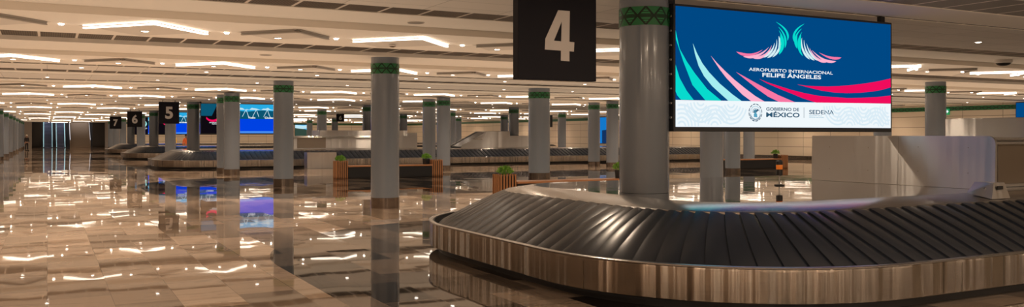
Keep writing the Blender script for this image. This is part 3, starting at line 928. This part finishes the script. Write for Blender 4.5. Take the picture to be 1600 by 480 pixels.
def flat_panel(name, loc, rz, w, h, parts, label, cat, d=.08, hang=False):
    """a lit panel in its own x-z plane facing local -y"""
    root = empty(name, loc, label, cat, None, rz)
    mb = MB(); mb.bbox(-.03, w + .03, .003, d, -.03, h + .03, .006); mb.build('frame', M['screen_body'], root)
    mb = MB(); ms = []
    for i, (poly, m) in enumerate(parts):
        plate(mb, [(a * w, b * h) for a, b in poly], -.0006 * i, mi=i); ms.append(m)
    mb.build('picture', ms, root)
    if hang:
        for x in (w * .2, w * .8):
            mb = MB(); mb.box(x - .02, x + .02, .02, .05, h + .03, CEIL - loc[2]); mb.build('hanger', M['black'], root)
    return root
full = [(0, 0), (1, 0), (1, 1), (0, 1)]
flat_panel('advert_lightbox', (XR - .09, 70.6, .95), -PI / 2, 3.4, 2.45, [(full, E['adblue']), ([(.0, 0), (.10, 0), (.10, .45), (0, .45)], E['adnavy']), ([(.45, 0), (1, 0), (1, .55), (.45, .5)], E['adnavy']),
           ([(.18, .2), (.3, .2), (.3, .9), (.18, .9)], E['sky'])], 'tall blue advert lightbox glimpsed between two columns left of the nearest column', 'advert')
flat_panel('wall_screen', (30.3, 120.9, 1.55), 0, 2.0, 1.62, [(full, E['sky']), ([(0, .55), (1, .72), (1, 1), (.6, .93), (0, .98)], E['cloud']), ([(0, 0), (1, 0), (1, .45), (.7, .62), (.35, .66), (0, .72)], E['forest'])],
           'small far wall screen showing a green hillside under sky', 'screen')
flat_panel('wall_screen', (XR - .09, 29.0, 2.68), -PI / 2, 5.0, .78, [(full, E['navy'])], 'plain blue wall screen at the right edge above the steel hood', 'screen')
flat_panel('hanging_screen', (38.2, 89.2, 1.70), 0, 2.4, 1.45, [(full, E['blue'])], 'narrow blue screen sliver between the paired columns', 'screen', hang=True)
root = empty('hanging_display', (32.0, 55.0, 2.30), 'black hanging display peeking out right of the broad column', 'display')
mb = MB(); mb.bbox(0, .62, 0, .12, 0, .88, .01); mb.build('casing', M['screen_body'], root)
mb = MB(); mb.box(.28, .34, .03, .09, .88, CEIL - 2.30); mb.build('hanger', M['black'], root)
root = empty('exit_sign', (XR - .06, 33.15, 2.9), 'little green exit sign on the cream wall right of a column', 'sign', None, -PI / 2)
mb = MB(); mb.bbox(-.16, .16, -.03, .03, 0, .36, .01); mb.build('box', M['exit'], root)
mb = MB(); plate(mb, [(-.12, .16), (.02, .16), (.02, .08), (.14, .19), (.02, .30), (.02, .22), (-.12, .22)], -.032); mb.build('arrow', E['white'], root)

# ------------------------------------------------------------------ cabinet, benches, planters
root = empty('stainless_cabinet', (12.42, 44.35, 0), 'plain stainless cabinet on the floor in front of the far carousel', 'cabinet')
mb = MB(); mb.bbox(-.76, .76, -.3, .3, .0, .82, .008); mb.build('body', M['panel'], root)
mb = MB(); mb.box(-.003, .003, -.3015, -.3, .03, .80); mb.build('door_gap', M['panel_dark'], root)
mb = MB(); mb.box(-.75, .75, -.31, .31, .82, .832); mb.build('top_plate', M['steel_rim'], root)

def make_bench(L):
    root = D.objects.new('bench', None); COL.objects.link(root)
    mb = MB(); mb.bbox(0, L, -.25, .25, 0, .455, .008); mb.build('base', M['black'], root)
    mb = MB(); mb.bbox(-.0, L, -.28, .28, .456, .51, .008); mb.build('seat_board', M['bench_top'], root)
    return root
def make_planter():
    root = D.objects.new('slatted_planter', None); COL.objects.link(root)
    mb = MB(); mb.bbox(-.205, .205, -.205, .205, 0, .66, .008); mb.build('liner', M['black'], root)
    mb = MB()
    n = 6; w = .046; g = (.46 - n * w) / (n - 1)
    for k in range(n):
        a = -.23 + k * (w + g)
        mb.bbox(a, a + w, -.23, -.207, 0, .70, .004, seg=1); mb.bbox(a, a + w, .207, .23, 0, .70, .004, seg=1)
        if 0 < k < n - 1:
            mb.bbox(-.23, -.207, a, a + w, 0, .70, .004, seg=1); mb.bbox(.207, .23, a, a + w, 0, .70, .004, seg=1)
    mb.build('wooden_slats', M['wood'], root)
    return root
def make_plant(pot, seed, n=260, R=.21, H=.2):
    root = D.objects.new('potted_plant', None); COL.objects.link(root)
    rnd = random.Random(seed)
    z0 = 0
    if pot:
        mb = MB()
        mb.lathe([(.135, 0), (.15, .225), (.138, .225), (.13, .19), (.0, .19)], 4)
        o = mb.build('pot', M['black'], root); o.rotation_euler = (0, 0, PI / 4)
        z0 = .19
    mb = MB(); sm = MB()
    for k in range(26):
        a = rnd.uniform(0, 2 * PI); r = R * .6 * math.sqrt(rnd.random())
        sm.tube([(r * .4 * math.cos(a), r * .4 * math.sin(a), z0), (r * math.cos(a), r * math.sin(a), z0 + H * .75)], .004, 5)
    sm.build('stems', M['leaf'], root)
    for k in range(n):
        a = rnd.uniform(0, 2 * PI); e = rnd.uniform(.18, 1.45); rr = rnd.uniform(.55, 1.0)
        c = Vector((R * rr * math.cos(a) * math.cos(e), R * rr * math.sin(a) * math.cos(e), z0 + .02 + H * rr * math.sin(e)))
        d = (c - Vector((0, 0, z0))).normalized() + Vector((rnd.uniform(-.5, .5), rnd.uniform(-.5, .5), rnd.uniform(-.1, .6)))
        d.normalize()
        u = d.cross(Vector((rnd.uniform(-1, 1), rnd.uniform(-1, 1), rnd.uniform(-1, 1)))).normalized(); w = d.cross(u)
        l = rnd.uniform(.05, .085); b = l * .3
        mb.face([c, c + d * l * .5 + u * b + w * .006, c + d * l, c + d * l * .5 - u * b + w * .006])
    mb.build('foliage', M['leaf'], root)
    return root
b0 = make_bench(3.55); p0 = make_planter(); q0 = make_plant(False, 3); q1 = make_plant(True, 4)
first = {}
def put(proto, loc, label, cat, group, rz=0):
    o = proto if proto.name not in first else copy_tree(proto)
    first[proto.name] = 1
    o.location = loc; o.rotation_euler = (0, 0, rz)
    return tag(o, label, cat, group)
SETS = [(10.42, 20.0, 3.5, 'nearest bench, behind the nearest carousel', 'near'), (10.15, 33.4, 3.55, 'bench behind the freestanding column', 'mid'), (29.55, 33.4, 3.55, 'far bench under the big blue screen', 'far')]
BL = ['long black bench with wooden top just behind the nearest carousel slats', 'long black bench with wooden top partly hidden by the freestanding column', 'black bench seen under the big blue screen, right of the columns']
PL = [('slatted wooden planter beside the nearest carousel end', 'slatted wooden planter hidden behind the nearest column'), ('slatted wooden planter left of the freestanding column', 'slatted wooden planter right of the freestanding column'),
      (None, 'slatted wooden planter behind the signal lamp')]
QL = [('bushy green plant in the planter beside the nearest carousel', 'small plant in a black pot at the left edge of the nearest column'), ('bushy green plant in the planter left of the freestanding column', 'green plant in a black pot right of the freestanding column'),
      (None, 'green plant in a black pot under the blue screen')]
for i, (x, y, L, _, _) in enumerate(SETS):
    put(b0, (x + .24, y, 0), BL[i], 'bench', 'benches between planters')
    if PL[i][0]:
        put(p0, (x, y, 0), PL[i][0], 'planter', 'slatted wooden planters')
        put(q0, (x, y, .668), QL[i][0], 'plant', 'green plants', rz=i * 1.3)
    put(p0, (x + .24 + 3.55 + .24, y, 0), PL[i][1], 'planter', 'slatted wooden planters')
    put(q1, (x + .24 + 3.55 - .17, y, .511), QL[i][1], 'plant', 'green plants', rz=i * 1.9)

# ------------------------------------------------------------------ escalators and stairs at the far end
def make_escalator():
    root = D.objects.new('escalator', None); COL.objects.link(root)
    n = 19; mb = MB()
    mb.box(-.52, .52, -1.6, 0, 0, .02, 0)
    for k in range(n):
        y, z = .36 * k, .2 * k
        mb.box(-.52, .52, y, y + .38, max(0, z - .25), z + .2, 0)
        mb.box(-.52, .52, y - .012, y + .03, z + .15, z + .205, 1)
    mb.build('steps', [M['esc_step'], M['esc_nose']], root)
    for s in (-1, 1):
        top = [(-1.5, .95), (0, 1.0), (.36 * n, 1.0 + .2 * n)]
        mb = MB()
        for (ya, za), (yb, zb) in zip(top, top[1:]):
            ba, bb = max(0, za - 1.0), max(0, zb - 1.0)
            x0, x1 = s * .56, s * .62
            for x in (x0, x1):
                mb.face([(x, ya, ba), (x, yb, bb), (x, yb, zb), (x, ya, za)])
            mb.face([(x0, ya, za), (x1, ya, za), (x1, yb, zb), (x0, yb, zb)])
        mb.face([(s * .56, -1.5, 0), (s * .62, -1.5, 0), (s * .62, -1.5, .95), (s * .56, -1.5, .95)])
        mb.build('balustrade', M['esc_side'], root)
        mb = MB(); mb.tube([(s * .59, -1.5, .2), (s * .59, -1.62, .6), (s * .59, -1.5, .97), (s * .59, 0, 1.03), (s * .59, .36 * n, 1.03 + .2 * n)], .04, 8); mb.build('handrail', M['black'], root, True)
        mb = MB(); mb.tube([(s * .535, -1.3, .12), (s * .535, 0, .22), (s * .535, .36 * n, .22 + .2 * n)], .045, 6); mb.build('edge_light', M['glass_edge'], root)
    return root
e0 = make_escalator()
e0.location = (.08, 137.0, 0); tag(e0, 'left escalator with cyan lit edges at the far end of the aisle', 'escalator', 'escalators')
o = copy_tree(e0); o.location = (1.66, 137.0, 0); tag(o, 'right escalator with cyan lit edges, beside the stone stairs', 'escalator', 'escalators')
root = empty('staircase', (4.1, 136.6, 0), 'broad brown stone staircase right of the escalators', 'stairs')
mb = MB()
for k in range(22): mb.box(-1.25, 1.25, .32 * k, .32 * k + .34, max(0, .165 * k - .2), .165 * k + .165)
mb.build('steps', M['stone_step'], root)
for s in (-1, 1):
    mb = MB(); mb.face([(s * 1.30, 0, 0), (s * 1.30, 7, 3.6), (s * 1.30, 7, 4.6), (s * 1.30, 0, 1.0)]); mb.face([(s * 1.26, 0, 0), (s * 1.26, 0, 1.0), (s * 1.26, 7, 4.6), (s * 1.26, 7, 3.6)])
    mb.face([(s * 1.26, 0, 1.0), (s * 1.30, 0, 1.0), (s * 1.30, 7, 4.6), (s * 1.26, 7, 4.6)]); mb.face([(s * 1.26, 0, 0), (s * 1.30, 0, 0), (s * 1.30, 0, 1.0), (s * 1.26, 0, 1.0)])
    mb.build('balustrade', M['stone_step'], root)
    mb = MB(); mb.tube([(s * 1.28, -.1, 1.05), (s * 1.28, 7, 4.65)], .03); mb.build('handrail', M['steel_rim'], root)

# ------------------------------------------------------------------ people far off
def skin_mesh(name, verts, edges, radii, root_i, mat, parent, sub=2):
    me = D.meshes.new(name); me.from_pydata(verts, edges, [])
    o = D.objects.new(name, me); COL.objects.link(o)
    sk = o.modifiers.new('s', 'SKIN'); sk.use_smooth_shade = True
    for i, r in enumerate(radii):
        r = r if isinstance(r, tuple) else (r, r)
        me.skin_vertices[0].data[i].radius = r
        me.skin_vertices[0].data[i].use_root = (i == root_i)
    sb = o.modifiers.new('u', 'SUBSURF'); sb.levels = sub; sb.render_levels = sub
    bpy.context.view_layer.update()
    m2 = D.meshes.new_from_object(o.evaluated_get(bpy.context.evaluated_depsgraph_get()))
    D.objects.remove(o); D.meshes.remove(me)
    m2.name = name
    m2.materials.clear(); m2.materials.append(mat)
    r = D.objects.new(name, m2); COL.objects.link(r); r.parent = parent
    return r
def person(loc, rz, label, vest, helmet, pants):
    root = empty('person', loc, label, 'person', None, rz)
    # body, facing local -y
    V = [(0, 0, .95), (0, 0, 1.12), (0, -.01, 1.30), (0, 0, 1.42), (0, -.005, 1.50), (0, -.02, 1.58), (0, -.02, 1.67)]
    Eg = [(0, 1), (1, 2), (2, 3), (3, 4), (4, 5), (5, 6)]
    R = [(.145, .10), (.13, .095), (.155, .105), (.10, .075), (.05, .05), (.075, .088), (.062, .075)]
    def chain(start, pts, rs):
        p = start
        for q, r in zip(pts, rs):
            V.append(q); R.append(r); Eg.append((p, len(V) - 1)); p = len(V) - 1
        return p
    hand = {}
    for s in (-1, 1):
        chain(0, [(s * .09, 0, .86), (s * .10, -.01 - .02 * s, .50), (s * .10, .01 - .03 * s, .10), (s * .105, -.06 - .03 * s, .04), (s * .11, -.15 - .03 * s, .03)], [.085, .058, .042, .045, .035])
        w = chain(3, [(s * .17, 0, 1.40), (s * .23, .01, 1.13), (s * .24, -.05, .90), (s * .24, -.07, .83)], [.055, .042, .030, (.038, .022)])
        for k, (dx, l, rr) in enumerate(((-.027, .07, .009), (-.009, .08, .0095), (.009, .075, .009), (.026, .06, .008))):
            chain(w, [(s * .24 + dx * .4, -.075 + dx, .795), (s * .235 + dx * .4, -.08 + dx, .795 - l * .55), (s * .23 + dx * .4, -.07 + dx, .795 - l)], [rr, rr, rr * .8])
        chain(w, [(s * .222, -.105, .83), (s * .215, -.115, .79)], [.011, .009])
    skin_mesh('body', V, Eg, R, 0, M['skin'], root)
    # trousers, jacket: shells that follow the body
    tv = [(0, 0, .98), (0, 0, .90)]; te = [(0, 1)]; tr = [(.155, .112), (.155, .11)]
    for s in (-1, 1):
        b = len(tv)
        tv += [(s * .09, 0, .84), (s * .10, -.01 - .02 * s, .50), (s * .10, .01 - .03 * s, .09)]; tr += [.10, .073, .062]
        te += [(1, b), (b, b + 1), (b + 1, b + 2)]
    skin_mesh('trousers', tv, te, tr, 0, pants, root)
    jv = [(0, 0, .90), (0, 0, 1.10), (0, -.01, 1.30), (0, 0, 1.43)]; je = [(0, 1), (1, 2), (2, 3)]; jr = [(.165, .12), (.152, .112), (.172, .122), (.105, .085)]
    for s in (-1, 1):
        b = len(jv)
        jv += [(s * .17, 0, 1.40), (s * .23, .01, 1.13), (s * .24, -.045, .92)]; jr += [.068, .055, .043]
        je += [(3, b), (b, b + 1), (b + 1, b + 2)]
    skin_mesh('jacket', jv, je, jr, 0, vest, root)
    mb = MB()
    for s in (-1, 1):
        mb.bbox(s * .105 - .05, s * .105 + .05, -.20 - .03 * s, .07 - .03 * s, 0, .075, .025)
    mb.build('shoes', M['black'], root, True)
    mb = MB(); mb.lathe([(.115, 1.655), (.112, 1.665), (.105, 1.70), (.08, 1.75), (.04, 1.775), (0, 1.78)], 20, (0, -.02), cap=False)
    mb.bbox(-.07, .07, -.18, -.09, 1.655, 1.668, .005)
    mb.build('helmet' if helmet else 'hair', M['white_plastic'] if helmet else M['black'], root, True)
    mb = MB()
    mb.lathe([(0, -.012), (.010, -.006), (.012, .004), (0, .014)], 8, cap=False)     # nose
    mb.v = [(x, -.118 + y, 1.605 + z) for x, y, z in mb.v]
    for s in (-1, 1):
        mb.bbox(s * .033 - .012, s * .033 + .012, -.108, -.098, 1.625, 1.637, .004, 1)
        mb.bbox(s * .085 - .008, s * .085 + .008, -.035, .005, 1.59, 1.65, .006, 0)
    mb.bbox(-.024, .024, -.105, -.096, 1.565, 1.574, .003, 1)
    mb.build('face', [M['skin'], M['cloth_dark']], root, True)
    return root
person((-2.0, 110.0, 0), .5, 'standing person in dark clothes and a white helmet by the left columns', M['cloth_dark'], True, M['cloth_dark'])
person((10.2, 77.0, 0), .2, 'distant person in an orange jacket left of the carousel 5 column', M['orange'], False, M['cloth_dark'])
person((11.75, 97.5, 0), -.3, 'distant person in a yellow jacket under the far flight screen', M['yellow'], False, M['cloth_dark'])

# ------------------------------------------------------------------ ceiling lamps
AX, AY = .98, 1.12
def arm_box(mb, s, z0, z1, w, t0=0.02, t1=1.0, mi=0):
    L = math.hypot(AX, AY); d = Vector((s * AX / L, AY / L)); n = Vector((-d.y, d.x)) * (w / 2)
    a, b = d * (L * t0), d * (L * t1)
    c = [a - n, b - n, b + n, a + n]
    if s < 0: c = c[::-1]
    v = [(p.x, p.y, z0) for p in c] + [(p.x, p.y, z1) for p in c]
    mb.mesh(v, [(3, 2, 1, 0), (4, 5, 6, 7), (0, 1, 5, 4), (1, 2, 6, 5), (2, 3, 7, 6), (3, 0, 4, 7)], mi)
def make_chevron(lit):
    root = D.objects.new('chevron_light', None); COL.objects.link(root)
    mb = MB()
    q = 1.0 if lit else .8
    P = [(-1.06 * q, 1.21 * q, -.002), (0, .03, -.05), (1.06 * q, 1.21 * q, -.002), (0, 2.38 * q, -.002)]
    mb.face([P[0], P[2], P[1]]); mb.face([P[0], P[3], P[2]])
    mb.face([P[1], P[0], (-1.06 * q, 1.21 * q, -.001), (0, .03, -.001)]); mb.face([P[2], P[1], (0, .03, -.001), (1.06 * q, 1.21 * q, -.001)])
    mb.build('diamond_panel', M['facet'], root)
    mb = MB()
    for s in (-1, 1): arm_box(mb, s, -.058, -.001, .040, .05, q * .98)
    mb.build('housing', M['fixture_grey'], root)
    for s in (-1, 1):
        mb = MB()
        arm_box(mb, s, -.062, -.043, .056, .01, .985 * q); arm_box(mb, s, -.024, -.006, .056, .01, .985 * q)
        mb.build('diffuser', M['led'] if lit else M['led_off'], root)
    if lit:
        for s in (-1, 1):
            mb = MB(); mb.lathe([(.0, -.028), (.03, -.025), (.042, -.012), (.042, -.001)], 14, (s * 1.30, 1.10), cap=False)
            mb.build('spot', M['spot'], root, True)
    return root
ch = {True: make_chevron(True), False: make_chevron(False)}
fresh = {True: True, False: True}
dl_spots = []
rows = sorted([14.9 + 20 * k for k in range(7)] + [22.45 + 20 * k for k in range(6)])
for ri, ry in enumerate(rows):
    base = 1.5 if abs((ry - 14.9) % 20) < .1 else -.72
    cnt = {True: 0, False: 0}
    for n in range(-3, 21):
        x = base + 2.29 * n
        lit = n % 2 == 0
        if x < -5.2 or x > 45.2 or (ry > 119 and x > 5.6): continue
        if any(abs(x - GX[r_]) < 1.6 and ry - .5 < c_ < ry + 2.9 for r_ in CY for c_ in CY[r_]) or (ry > 119 and x < -.3): continue
        u = [px(x + dx, ry + dy, CEIL) for dx, dy in ((-1.1, 1.2), (1.1, 1.2), (0, 0))]
        if max(a for a, b in u) < -12 or min(a for a, b in u) > 1612: continue
        cnt[lit] += 1
        if fresh[lit]: o = ch[lit]; fresh[lit] = False
        else: o = copy_tree(ch[lit])
        o.location = (x, ry, CEIL)
        st = 'lit white' if lit else 'unlit grey'
        tag(o, '%s V-shaped ceiling light, %s from left in the %s row from the camera' % (st, nth(cnt[lit]), nth(ri + 1)), 'ceiling light',
            'lit V-shaped ceiling lights' if lit else 'unlit V-shaped ceiling lights')
        dl_spots.append((ri, x, ry + 1.5, 'd'))

def make_downlight():
    root = D.objects.new('downlight', None); COL.objects.link(root)
    mb = MB(); mb.lathe([(.085, .0), (.085, -.010), (.064, -.012), (.060, -.004)], 20, cap=False); mb.build('trim_ring', M['trim_white'], root, True)
    mb = MB(); mb.lathe([(.0, -.016), (.03, -.014), (.062, -.008)], 20, cap=False); mb.build('lens', M['down'], root)
    l = D.lights.new('downlight_beam', 'SPOT'); l.energy = SPOT_W; l.color = WARM; l.spot_size = 2.6; l.spot_blend = 1; l.shadow_soft_size = .06
    b = D.objects.new('downlight_beam', l); b.location = (0, 0, -.03); COL.objects.link(b); b.parent = root
    return root
d0 = make_downlight(); usedd = False
spots = []
for ri, x, y, _ in dl_spots:
    if ri == 0 and abs(x - 6.08) < .2: continue                  # a sensor sits there
    if y < 108: spots.append((y, x, 'behind the V lights of the %s row from the camera' % nth(ri + 1), -.004))
tr = 0
for k in range(-1, 4):
    for off, ph in ((10.75, 0.0), (26.1, .81)):
        y = off + 20 * k
        if y < 9 or y > 60: continue
        tr += 1
        for n in range(-2, 15):
            x = ph + 3.2 * n
            if x > 45: continue
            u = px(x, y, CEIL)
            if u[0] < -5 or u[0] > 1605 or u[1] < -3: continue
            spots.append((y, x, 'on the flat strip, %s strip from the camera' % nth(tr), -.001))
spots.sort()
from itertools import groupby
for key, grp in groupby(sorted(spots, key=lambda q: (q[0], q[1])), key=lambda q: (q[0], q[2])):
    for i, (y, x, txt, dz) in enumerate(sorted(grp, key=lambda q: q[1])):
        o = copy_tree(d0) if usedd else d0
        usedd = True
        o.location = (x, y, CEIL + dz)
        tag(o, 'round downlight, %s from left %s' % (nth(i + 1), txt), 'downlight', 'round ceiling downlights')
mb = MB()
for ri, x, y, _ in dl_spots:
    if y >= 108:
        mb.lathe([(.0, -.010), (.04, -.010), (.095, -.004)], 8, (x, y), cap=False)
mb.v = [(a, b, CEIL - .03 + c) for a, b, c in mb.v]
o = mb.build('distant_downlights', M['down']); o['kind'] = 'stuff'
tag(o, 'many tiny downlights in the farthest part of the ceiling', 'downlights')

# fittings on the ceiling
def disc(x, y, label, r=.13):
    root = empty('ceiling_speaker', (x, y, CEIL), label, 'speaker', 'round ceiling speakers')
    mb = MB(); mb.lathe([(r, 0), (r, -.012), (r - .02, -.016), (0, -.016)], 24, cap=False); mb.build('grille', M['fixture_grey'], root, True)
    mb = MB(); mb.lathe([(r + .012, 0), (r + .012, -.008), (r, -.010)], 24, cap=False); mb.build('rim', M['trim_white'], root, True)
disc(5.24, 13.15, 'round grey ceiling speaker left of the number 4 sign, near the photo top')
disc(4.35, 20.0, 'round grey ceiling speaker above and left of the freestanding column')
root = empty('ceiling_sensor', (6.08, 16.5, CEIL - .03), 'small dark oval sensor inside the bright V light left of sign 4', 'sensor')
mb = MB(); mb.lathe([(.06, 0), (.06, -.02), (.03, -.035), (0, -.037)], 16, cap=False); mb.build('dome', M['panel_dark'], root, True)
mb = MB(); mb.lathe([(.075, 0), (.075, -.008), (.06, -.010)], 16, cap=False); mb.build('ring', M['trim_white'], root, True)
root = empty('dome_camera', (20.3, 13.0, CEIL), 'small grey dome camera on the ceiling near the right edge', 'camera')
mb = MB(); mb.lathe([(.20, 0), (.20, -.06), (.17, -.085)], 28, cap=False); mb.build('body', M['trim_white'], root, True)
mb = MB(); mb.lathe([(.17, -.085), (.13, -.125), (.07, -.145), (0, -.15)], 28, cap=False); mb.build('dark_dome', M['black'], root, True)
